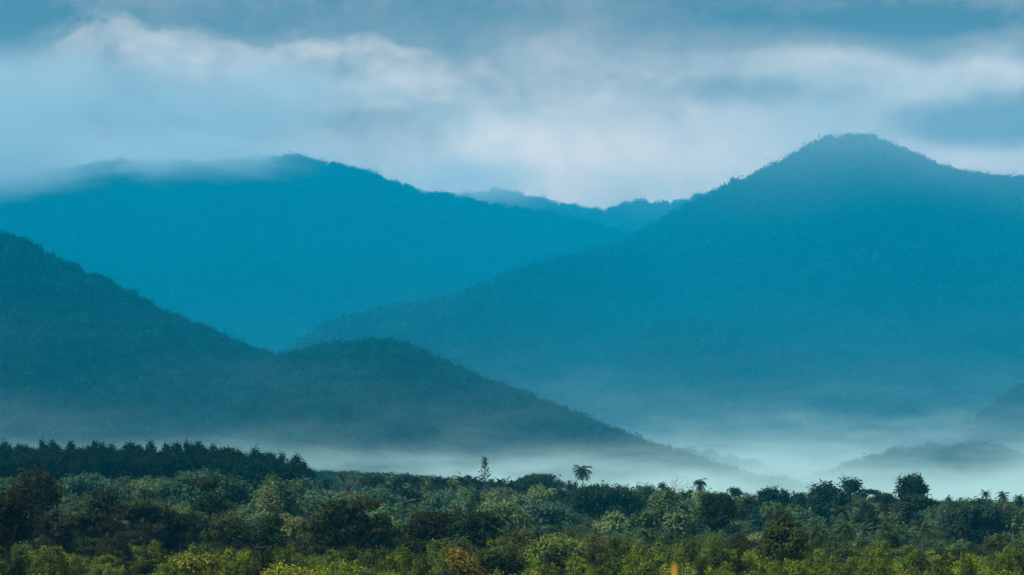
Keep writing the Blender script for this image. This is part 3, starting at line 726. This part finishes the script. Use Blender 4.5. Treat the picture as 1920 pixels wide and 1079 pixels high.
# ------------------------------------------------------------------ generic trees, each its own object (meshes shared between copies)
def tree_meshes(shape, seed, leaf):
    rs = np.random.RandomState(seed); H = 10.0; bl = []
    if shape == 'dome':
        n = 8
        for i in range(n):
            a = i * 2.4; q = 3.3 * math.sqrt((i + 0.3) / n)
            bl.append((q * math.cos(a), q * math.sin(a), 7.4 - 0.16 * q * q + rs.normal() * 0.4, rs.uniform(1.5, 2.3), rs.uniform(1.5, 2.3), rs.uniform(1.2, 1.8)))
        kw = dict(flat=0.1, hole=0.22)
    elif shape == 'round':
        bl = [(0, 0, 6.2, 2.6, 2.6, 2.8)]
        for i in range(8):
            a = i * 2.4; e = rs.uniform(-0.3, 1.2)
            bl.append((2.3 * math.cos(a) * math.cos(e), 2.3 * math.sin(a) * math.cos(e), 6.2 + 2.6 * math.sin(e), 1.1, 1.1, 1.0))
        kw = dict(hole=0.22)
    elif shape == 'tall':
        for i in range(8):
            h = 3.5 + i * 0.85; w_ = 1.9 * math.sin(math.pi * (0.25 + 0.62 * i / 8)) + 0.2
            bl.append((rs.normal() * 0.6, rs.normal() * 0.6, h, w_, w_, 1.1))
        kw = dict(hole=0.2)
    elif shape == 'flat':
        for i in range(8):
            a = i * 2.4; q = 3.8 * math.sqrt((i + 0.3) / 8)
            bl.append((q * math.cos(a), q * math.sin(a), 8.3 - 0.09 * q * q - (i % 3) * 0.9 + rs.normal() * 0.3, rs.uniform(1.3, 2.0), rs.uniform(1.3, 2.0), 0.62))
        kw = dict(flat=0.4, hole=0.1)
    elif shape == 'open':
        for i in range(9):
            a = i * 2.4; q = rs.uniform(1.0, 3.2)
            bl.append((q * math.cos(a), q * math.sin(a), rs.uniform(4.5, 9.0), rs.uniform(0.8, 1.4), rs.uniform(0.8, 1.4), rs.uniform(0.5, 0.9)))
        kw = dict(flat=0.2, hole=0.3)
    else:   # bush, wide and low
        for i in range(9):
            a = i * 2.4; q = 3.0 * math.sqrt((i + 0.2) / 9)
            bl.append((q * math.cos(a), q * math.sin(a), 6.2 - 0.3 * q * q + rs.normal() * 0.9, rs.uniform(1.2, 2.0), rs.uniform(1.2, 2.0), rs.uniform(1.3, 2.4)))
        bl.append((0, 0, 3.4, 3.0, 3.0, 2.6))
        kw = dict(hole=0.2)
    zt = max(b[2] + b[5] for b in bl)
    for i in range(7):          # sprays that break the outline
        b = bl[rs.randint(len(bl))]; a = rs.uniform(0, 6.28)
        bl.append((b[0] + b[3] * 0.8 * math.cos(a), b[1] + b[4] * 0.8 * math.sin(a), min(b[2] + b[5] * rs.uniform(0.5, 1.25), zt + 0.5), rs.uniform(0.35, 0.7), rs.uniform(0.35, 0.7), rs.uniform(0.4, 0.9)))
    v, f = crown_geo(bl, leaf, seed, 1.15, **kw)
    cm_ = mesh_np('crown', v, f, M_LEAF)
    low = min(b[2] for b in bl) - 0.5
    paths = [wob((0, 0, 0), (rs.normal() * 0.3, rs.normal() * 0.3, low), 0.26, 0.18, rs, 5, 0.04)]
    for b in bl:
        paths.append(wob(paths[0][-1][:3], (b[0], b[1], b[2]), 0.13, 0.03, rs, 4, 0.07, 0.04))
    return cm_, mesh_np('trunk', *tube_geo(paths, 6), M_BARK, True)
LIB = {}
for si, shp in enumerate(['dome', 'round', 'tall', 'flat', 'open', 'bush']):
    for vv in range(3):
        LIB[(shp, vv, 0)] = tree_meshes(shp, 600 + si * 10 + vv, 0.22)
        LIB[(shp, vv, 1)] = tree_meshes(shp, 660 + si * 10 + vv, 0.42)
SH_WORD = dict(dome='domed', round='round', tall='narrow', flat='flat-topped', open='open-crowned', bush='bushy')
def col_word(c):
    r_, g_, b_ = c
    lum = g_
    if r_ > g_ * 1.12: return 'orange-brown' if r_ > 0.1 else 'brownish'
    if r_ > g_ * 0.80: return 'yellow-green' if lum > 0.09 else 'olive'
    if b_ > g_ * 0.58: return 'dark teal-green' if lum < 0.055 else 'teal-green'
    return 'dark green' if lum < 0.06 else ('bright green' if lum > 0.1 else 'green')
def generic(name, shp, px, Y, H, sx, color, cat, group, rng, lod):
    x = (px - 960) / F * Y; z0 = gz(x, Y) - 0.4
    cm_, tm_ = LIB[(shp, rng.randrange(3), lod)]
    nm = {'flat': 'flat_topped_tree', 'open': 'open_crowned_tree', 'dome': 'domed_tree', 'tall': 'narrow_tree'}.get(shp, name) if name == 'broadleaf_tree' else name
    r = empty(nm, (x, Y, z0), rng.uniform(0, 6.28))
    s = H / 10.0
    k1 = rng.uniform(0.8, 1.25); k2 = rng.uniform(0.8, 1.25)
    t = link('trunk', tm_, r); t.scale = (sx * k1, sx * k2, s)
    c = link('crown', cm_, r); c.scale = (sx * k1, sx * k2, s); c.color = (*color, 1)
    topy = HZ - (z0 + H - CAMZ) / Y * F
    name = name
    desc = ('small ' if H < 5.5 and name != 'shrub' else '') + col_word(color) + ' ' + SH_WORD[shp] + (' bush' if name == 'shrub' else ' tree')
    reg(r, px, topy, Y, desc, cat, group)
    return r
rng = random.Random(11)
def jit(c, a=0.18):
    k_ = 1 + rng.uniform(-a, a)
    return tuple(max(0.01, v * k_ * (1 + rng.uniform(-0.08, 0.08))) for v in c)
def blocked(px, topy, Y, halfw):
    """would this tree cover the crown of a traced tree that stands behind it?"""
    for (a, b, t_, bt, ly) in LAND:
        if Y < ly and px + halfw * 0.7 > a and px - halfw * 0.7 < b and topy < bt - (bt - t_) * 0.28:
            return True
        if abs(Y - ly) < 12 and a < px < b: return True
    for (a, b, t_) in [(1076, 1108, 908), (1298, 1326, 925), (1240, 1285, 926), (885, 930, 900), (612, 655, 915), (1385, 1420, 962), (1560, 1610, 1005), (1700, 1760, 1020), (1790, 1822, 1010)]:
        if px + halfw * 0.5 > a and px - halfw * 0.5 < b and topy < t_: return True
    return False
def limit_top(px):
    base = float(interp(px, SKY_T))
    if px < 600: base = 899
    elif px < 1060: base = max(base, 911)
    return base
placed = []
def try_place(name, shp, px, Y, H, wid, color, cat, group, lod, sep_):
    x = (px - 960) / F * Y; z0 = gz(x, Y) - 0.4
    lim = limit_top(px) + rng.uniform(0, 10)
    if 600 < px < 1060 and Y < 815: lim = max(lim, 926)
    zt = CAMZ + (HZ - lim) / F * Y
    H = min(H, zt - z0)
    if H < 2.6: return False
    topy = HZ - (z0 + H - CAMZ) / Y * F
    hw = wid * 0.5 / Y * F
    if blocked(px, topy, Y, hw): return False
    for (a, b, rr) in placed:
        if (a - x) ** 2 + (b - Y) ** 2 < (sep_ * 0.5 + rr) ** 2: return False
    generic(name, shp, px, Y, H, wid / 8.2, color, cat, group, rng, lod)
    placed.append((x, Y, sep_ * 0.5))
    return True
def near_col(px):
    u = rng.random()
    if u < 0.36: return jit((0.125, 0.175, 0.016), 0.38)
    if u < 0.70: return jit((0.075, 0.115, 0.020), 0.3)
    if u < 0.88: return jit((0.034, 0.050, 0.016))
    return jit((0.10, 0.15, 0.035))
def mid_col(px, Y):
    u = rng.random(); left = px < 760
    if Y < 470 and left:
        return jit(BRN) if u < 0.45 else (jit(OLV) if u < 0.85 else jit(GRN))
    if Y < 470:
        return jit((0.080, 0.125, 0.036)) if u < 0.45 else (jit(OLV) if u < 0.65 else (jit((0.055, 0.085, 0.03)) if u < 0.92 else jit((0.085, 0.09, 0.035))))
    if left:
        return jit(TEAL) if u < 0.55 else (jit(MGR) if u < 0.75 else jit(LGR))
    return jit(MGR) if u < 0.4 else (jit(TEAL) if u < 0.6 else (jit(DTE) if u < 0.8 else jit(LGR)))
# near bushes
cnt = 0
for _ in range(6000):
    if cnt >= 300: break
    Y = math.sqrt(rng.uniform(250 ** 2, 405 ** 2)); px = rng.uniform(-40, 1960)
    ty_ = 1082 - (Y - 250) / 155 * 52 + rng.choice([rng.uniform(-12, 10), rng.uniform(-30, 12)])
    want = CAMZ - (ty_ - HZ) / F * Y - gz((px - 960) / F * Y, Y) + 0.4
    if try_place('shrub', rng.choice(['bush', 'bush', 'open', 'tall', 'dome']), px, Y, want, rng.uniform(3.4, 6.4), near_col(px), 'bush', 'bushes along the front of the wood', 0, 2.7):
        cnt += 1
cnt = 0
for _ in range(9000):
    if cnt >= 190: break
    Y = math.sqrt(rng.uniform(395 ** 2, 500 ** 2)); px = rng.uniform(-50, 1970)
    if try_place('broadleaf_tree', rng.choice(['flat', 'dome', 'open', 'round', 'flat', 'bush']) if px < 900 else rng.choice(['dome', 'round', 'open', 'bush', 'dome']), px, Y, rng.uniform(6.0, 10.5 if px < 900 else 8.8), rng.uniform(5.5, 9), mid_col(px, Y), 'tree', 'mixed trees of the wood', 0, 5.0):
        cnt += 1
cnt2 = 0
for _ in range(9000):
    if cnt2 >= 220: break
    Y = math.sqrt(rng.uniform(500 ** 2, 960 ** 2)); px = rng.uniform(-60, 1980)
    if try_place('broadleaf_tree', rng.choice(['dome', 'round', 'bush', 'tall', 'tall', 'flat', 'open']), px, Y, rng.uniform(7, 11.5), rng.uniform(6, 11), mid_col(px, Y), 'tree', 'mixed trees of the wood', 1, 6.4):
        cnt2 += 1
print('PLACED', len(placed))
# trees closing the skyline
for px in np.arange(1060, 1960, 13.0):
    Y = rng.uniform(925, 950)
    x = (px - 960) / F * Y; z0 = gz(x, Y) - 0.4
    lim = limit_top(px) + rng.uniform(-5, 5)
    H = max(CAMZ + (HZ - lim) / F * Y - z0, 4)
    generic('broadleaf_tree', rng.choice(['dome', 'bush', 'bush']), px + rng.uniform(-4, 4), Y, H, rng.uniform(0.55, 0.95), jit(DTE if px < 1300 or rng.random() < 0.5 else MGR), 'tree', 'trees closing the skyline', rng, 1)
# dark plantation on the left ridge
for row, Yr in enumerate([952, 936, 920, 904, 888, 872]):
    px = -46 + row * 7
    while px < 590 - row * 6:
        p = px + rng.uniform(-3, 3); Y = Yr + rng.uniform(-2, 2)
        x = (p - 960) / F * Y; z0 = gz(x, Y) - 0.4
        lim = float(interp(p, [(-60, 840), (0, 842), (100, 840), (250, 841), (400, 845), (470, 850), (530, 862), (565, 876), (595, 898)])) + rng.uniform(-4, 6) + row * 5
        H = CAMZ + (HZ - lim) / F * Y - z0
        generic('plantation_tree', rng.choice(['tall', 'round', 'tall']), p, Y, H, rng.uniform(0.75, 1.05), jit((0.008, 0.023, 0.009), 0.12), 'tree', 'dark trees of the left ridge plantation', rng, 1)
        px += 25
for Yr, pa, pb, dt in [(850, 415, 592, 18), (825, 440, 588, 34), (800, 452, 580, 50)]:
    px = pa
    while px < pb:
        p = px + rng.uniform(-3, 3); x = (p - 960) / F * Yr; z0 = gz(x, Yr) - 0.4
        lim = float(interp(p, [(400, 846), (470, 853), (530, 866), (560, 878), (595, 900)])) + rng.uniform(-4, 6) + dt
        generic('plantation_tree', rng.choice(['tall', 'round']), p, Yr + rng.uniform(-2, 2), max(CAMZ + (HZ - lim) / F * Yr - z0, 5), rng.uniform(0.8, 1.1), jit((0.010, 0.028, 0.012), 0.12), 'tree', 'dark trees of the left ridge plantation', rng, 1)
        px += 24
nq = 0
for _ in range(400):
    if nq >= 24: break
    px = rng.uniform(1120, 1915); Y = rng.uniform(420, 760)
    ty = 928 + (760 - Y) * 0.16 + rng.uniform(-2, 12)
    if blocked(px, ty, Y, 16) or any(abs(px - a) < 24 for a in (1092, 1312, 1401, 1585, 1730, 1805)): continue
    palm(px, ty, Y, rng.choice([DP, GP, GP, LP_]), rng.choice(['dark', 'shaggy', 'slender']) + ' palm', wpx=42 * 460 / Y, group='scattered palms of the right half')
    nq += 1
# ------------------------------------------------------------------ labels
marks = [r for r in REG if r['short']]
words = ['', 'first', 'second', 'third', 'fourth', 'fifth', 'sixth', 'seventh', 'eighth', 'ninth', 'tenth']
keys = {}
for r in REG:
    if r['fixed']:
        tag(r['o'], r['fixed'], r['cat'], r['group']); continue
    best = None
    for m_ in marks:
        d = math.hypot((r['px'] - m_['px']), (r['ty'] - m_['ty']) * 1.6)
        if best is None or d < best[0]: best = (d, m_)
    m_ = best[1]
    dx = r['px'] - m_['px']; dy = r['ty'] - m_['ty']
    if abs(dx) > 28: rel = 'right of' if dx > 0 else 'left of'
    elif r['Y'] < m_['Y'] - 8: rel = 'in front of'
    else: rel = 'behind'
    keys.setdefault((r['desc'], rel, m_['short']), []).append(r)
for (desc, rel, sh), lst in keys.items():
    lst.sort(key=lambda q: q['px'])
    n = len(lst)
    for i, r in enumerate(lst):
        if n == 1: lab = f'{desc} {rel} {sh}'
        elif n == 2: lab = f'{desc} {rel} {sh}, {"left" if i == 0 else "right"} of two'
        elif i == 0: lab = f'{desc} {rel} {sh}, leftmost'
        elif i == n - 1: lab = f'{desc} {rel} {sh}, rightmost'
        elif i < 10: lab = f'{desc} {rel} {sh}, {words[i + 1]} from left'
        else: lab = f'{desc} {rel} {sh}, {words[min(n - i, 10)]} from right'
        tag(r['o'], lab, r['cat'], r['group'])
# ------------------------------------------------------------------ reed and grass close to the lens
def blade(name, px, topy, Y, wm, mat, label, bend, parts=True):
    s = Y / F; x = (px - 960) * s; z0 = gz(x, Y) - 0.05
    H = CAMZ + (HZ - topy) * s - z0
    r = empty(name, (x, Y, z0))
    st = [(bend * (t_ ** 2 - 1) * 1.0, 0, H * 0.9 * t_, 0.004 * (1.3 - t_ * 0.5)) for t_ in np.linspace(0, 1, 8)]
    link('stem', mesh_np('stem', *tube_geo([st], 6), mat, True), r)
    lf = []
    for t_ in np.linspace(0, 1, 9):
        lf.append((bend * 0.15 * t_, 0, H * (0.72 + 0.28 * t_), wm * 0.5 * (math.sin(math.pi * (0.10 + 0.86 * t_)) ** 0.5)))
    v, f = tube_geo([lf], 8)
    v[:, 1] *= 0.25
    link('blade_tip', mesh_np('blade_tip', v, f, mat, True), r)
    tag(r, label, 'grass stalk', 'grass stalks close to the viewer')
blade('grass_stalk', 1264, 1058, 13, 0.030, M_REED, 'blurred orange-yellow stalk tip at the bottom edge', 0.02)
blade('grass_stalk', 1112, 1062, 11, 0.075, M_BLADE, 'blurred broad green blade at the bottom edge, left of the orange stalk', -0.03)
blade('grass_stalk', 1345, 1068, 11, 0.060, M_BLADE, 'blurred green blade at the bottom edge, right of the orange stalk', 0.03)
# ------------------------------------------------------------------ haze, valley mist and the cloud on the summits
def vol_box(name, x0, x1, y0, y1, z0, z1):
    v = [(x, y, z) for x in (x0, x1) for y in (y0, y1) for z in (z0, z1)]
    f = [(0, 1, 3, 2), (4, 6, 7, 5), (0, 4, 5, 1), (2, 3, 7, 6), (0, 2, 6, 4), (1, 5, 7, 3)]
    me = bpy.data.meshes.new(name); me.from_pydata(v, [], f); me.update()
    o = link(name, me); o['kind'] = 'stuff'
    m = bpy.data.materials.new(name); m.use_nodes = True
    T = NT(m.node_tree); T.n.clear()
    ou = T.add('ShaderNodeOutputMaterial'); pv = T.add('ShaderNodeVolumePrincipled')
    T.link(pv.outputs[0], ou.inputs['Volume'])
    me.materials.append(m)
    return o, T, pv
HAZE_D = 6.6e-5
hz, T, pv = vol_box('haze', -15000, 15000, -4000, 23000, -9, 1715)
tag(hz, 'blue haze filling the air between the viewer and the mountains', 'haze')
pv.inputs['Color'].default_value = (0.0, 0.56, 1.0, 1)
pv.inputs['Density'].default_value = HAZE_D
pv.inputs['Anisotropy'].default_value = 0.0
# valley mist
mi, T, pv = vol_box('mist', -4200, 4200, 1620, 10500, -7, 400)
tag(mi, 'low white mist lying in the valley at the foot of the hills', 'mist')
tcn = T.add('ShaderNodeTexCoord'); sp = T.add('ShaderNodeSeparateXYZ'); T.link(tcn.outputs['Object'], sp.inputs[0])
X, Y_, Z = sp.outputs
vec = T.xyz(T.m('MULTIPLY', X, 1 / 260.), T.m('MULTIPLY', Y_, 1 / 500.), T.m('MULTIPLY', Z, 1 / 55.))
n = T.noise(vec, 1.0, 5, 0.65, 0.4)
hh = T.m('ADD', 7.5, T.m('MULTIPLY', T.m('SUBTRACT', Y_, 1620), 0.0037))
hh = T.m('MULTIPLY', hh, T.m('ADD', 0.35, T.m('MULTIPLY', T.ss(n, 0.25, 0.8), 1.9)))
zr_ = T.m('DIVIDE', T.m('MAXIMUM', Z, 0), hh)
e = T.m('ADD', T.m('MULTIPLY', T.m('EXPONENT', T.m('MULTIPLY', zr_, -1.15)), 0.95), T.m('MULTIPLY', T.m('EXPONENT', T.m('MULTIPLY', zr_, -0.40)), 0.022))
edge_ = T.m('MULTIPLY', T.ss(Y_, 1640, 2000), T.m('MULTIPLY', T.ss(Z, 390, 260), T.ss(Y_, 10400, 9000)))
nb = T.noise(T.xyz(T.m('MULTIPLY', X, 1 / 95.), T.m('MULTIPLY', Y_, 1 / 260.), T.m('MULTIPLY', Z, 1 / 26.)), 1.0, 4, 0.6, 0.8)
e = T.m('MULTIPLY', e, T.ss(nb, 0.36, 0.66, 0.25, 1.7))
dn = T.m('MULTIPLY', T.m('MULTIPLY', e, edge_), 0.0135)
mi.data.materials[0].cycles.volume_step_rate = 0.3
T.link(dn, pv.inputs['Density'])
pv.inputs['Color'].default_value = (0.64, 0.97, 1.0, 1)
# cloud
cl, T, pv = vol_box('low_cloud', -4200, 4200, 9800, 16300, 900, 1705)
tag(cl, 'white cloud swallowing the top of the left mountain', 'cloud')
tcn = T.add('ShaderNodeTexCoord'); sp = T.add('ShaderNodeSeparateXYZ'); T.link(tcn.outputs['Object'], sp.inputs[0])
X, Y_, Z = sp.outputs
n = T.noise(T.xyz(T.m('MULTIPLY', X, 1 / 620.), T.m('MULTIPLY', Y_, 1 / 1500.), T.m('MULTIPLY', Z, 1 / 240.)), 1.0, 5, 0.6, 0.4)
base = T.curve(X, [(-4200, 1230), (-2600, 1300), (-2116, 1360), (-1455, 1465), (-1000, 1480), (-780, 1530), (-500, 1640), (-60, 1640), (400, 1680), (970, 1620), (1411, 1380), (1850, 1600), (2400, 1600), (4200, 1500)], 1100, 1900)
d = T.m('ADD', T.m('SUBTRACT', Z, base), T.m('MULTIPLY', T.m('SUBTRACT', n, 0.5), 330))
dens = T.m('MULTIPLY', T.ss(T.m('DIVIDE', d, T.curve(X, [(-4200, 150), (-500, 150), (900, 420), (4200, 420)], 0, 500)), -1.0, 0.9), T.m('MULTIPLY', T.ss(Z, 1690, 1500), T.m('MULTIPLY', T.ss(Y_, 9850, 11000), T.ss(Y_, 16200, 15000))))
dens = T.m('MULTIPLY', dens, T.m('MULTIPLY', T.ss(X, -4150, -3400), T.ss(X, 4150, 3400)))
dens = T.m('MULTIPLY', dens, T.ss(X, 500, -1000, 0.17, 1.4))
dens = T.m('MULTIPLY', dens, T.ss(n, 0.38, 0.66, 0.35, 1.25))
veil = T.m('MULTIPLY', T.m('MULTIPLY', T.ss(Z, 880, 1480), T.ss(Y_, 11900, 11300)), T.m('MULTIPLY', T.ss(X, 500, 1200), T.ss(X, 2600, 1700)))
veil = T.m('MULTIPLY', veil, T.m('MULTIPLY', T.ss(Y_, 9820, 10300), T.ss(Z, 1700, 1560)))
wisp = T.m('MULTIPLY', T.m('MULTIPLY', T.ss(Z, 1430, 1580), T.m('MULTIPLY', T.ss(Y_, 13500, 14000), T.ss(Y_, 15200, 14800))), T.m('MULTIPLY', T.ss(X, -600, -200), T.ss(X, 260, -60)))
veil = T.m('ADD', veil, T.m('MULTIPLY', T.m('MULTIPLY', wisp, T.ss(Z, 1690, 1600)), 3.5))
T.link(T.m('ADD', T.m('MULTIPLY', dens, 0.0021), T.m('MULTIPLY', veil, 0.00030)), pv.inputs['Density'])
pv.inputs['Color'].default_value = (0.70, 0.84, 0.93, 1)
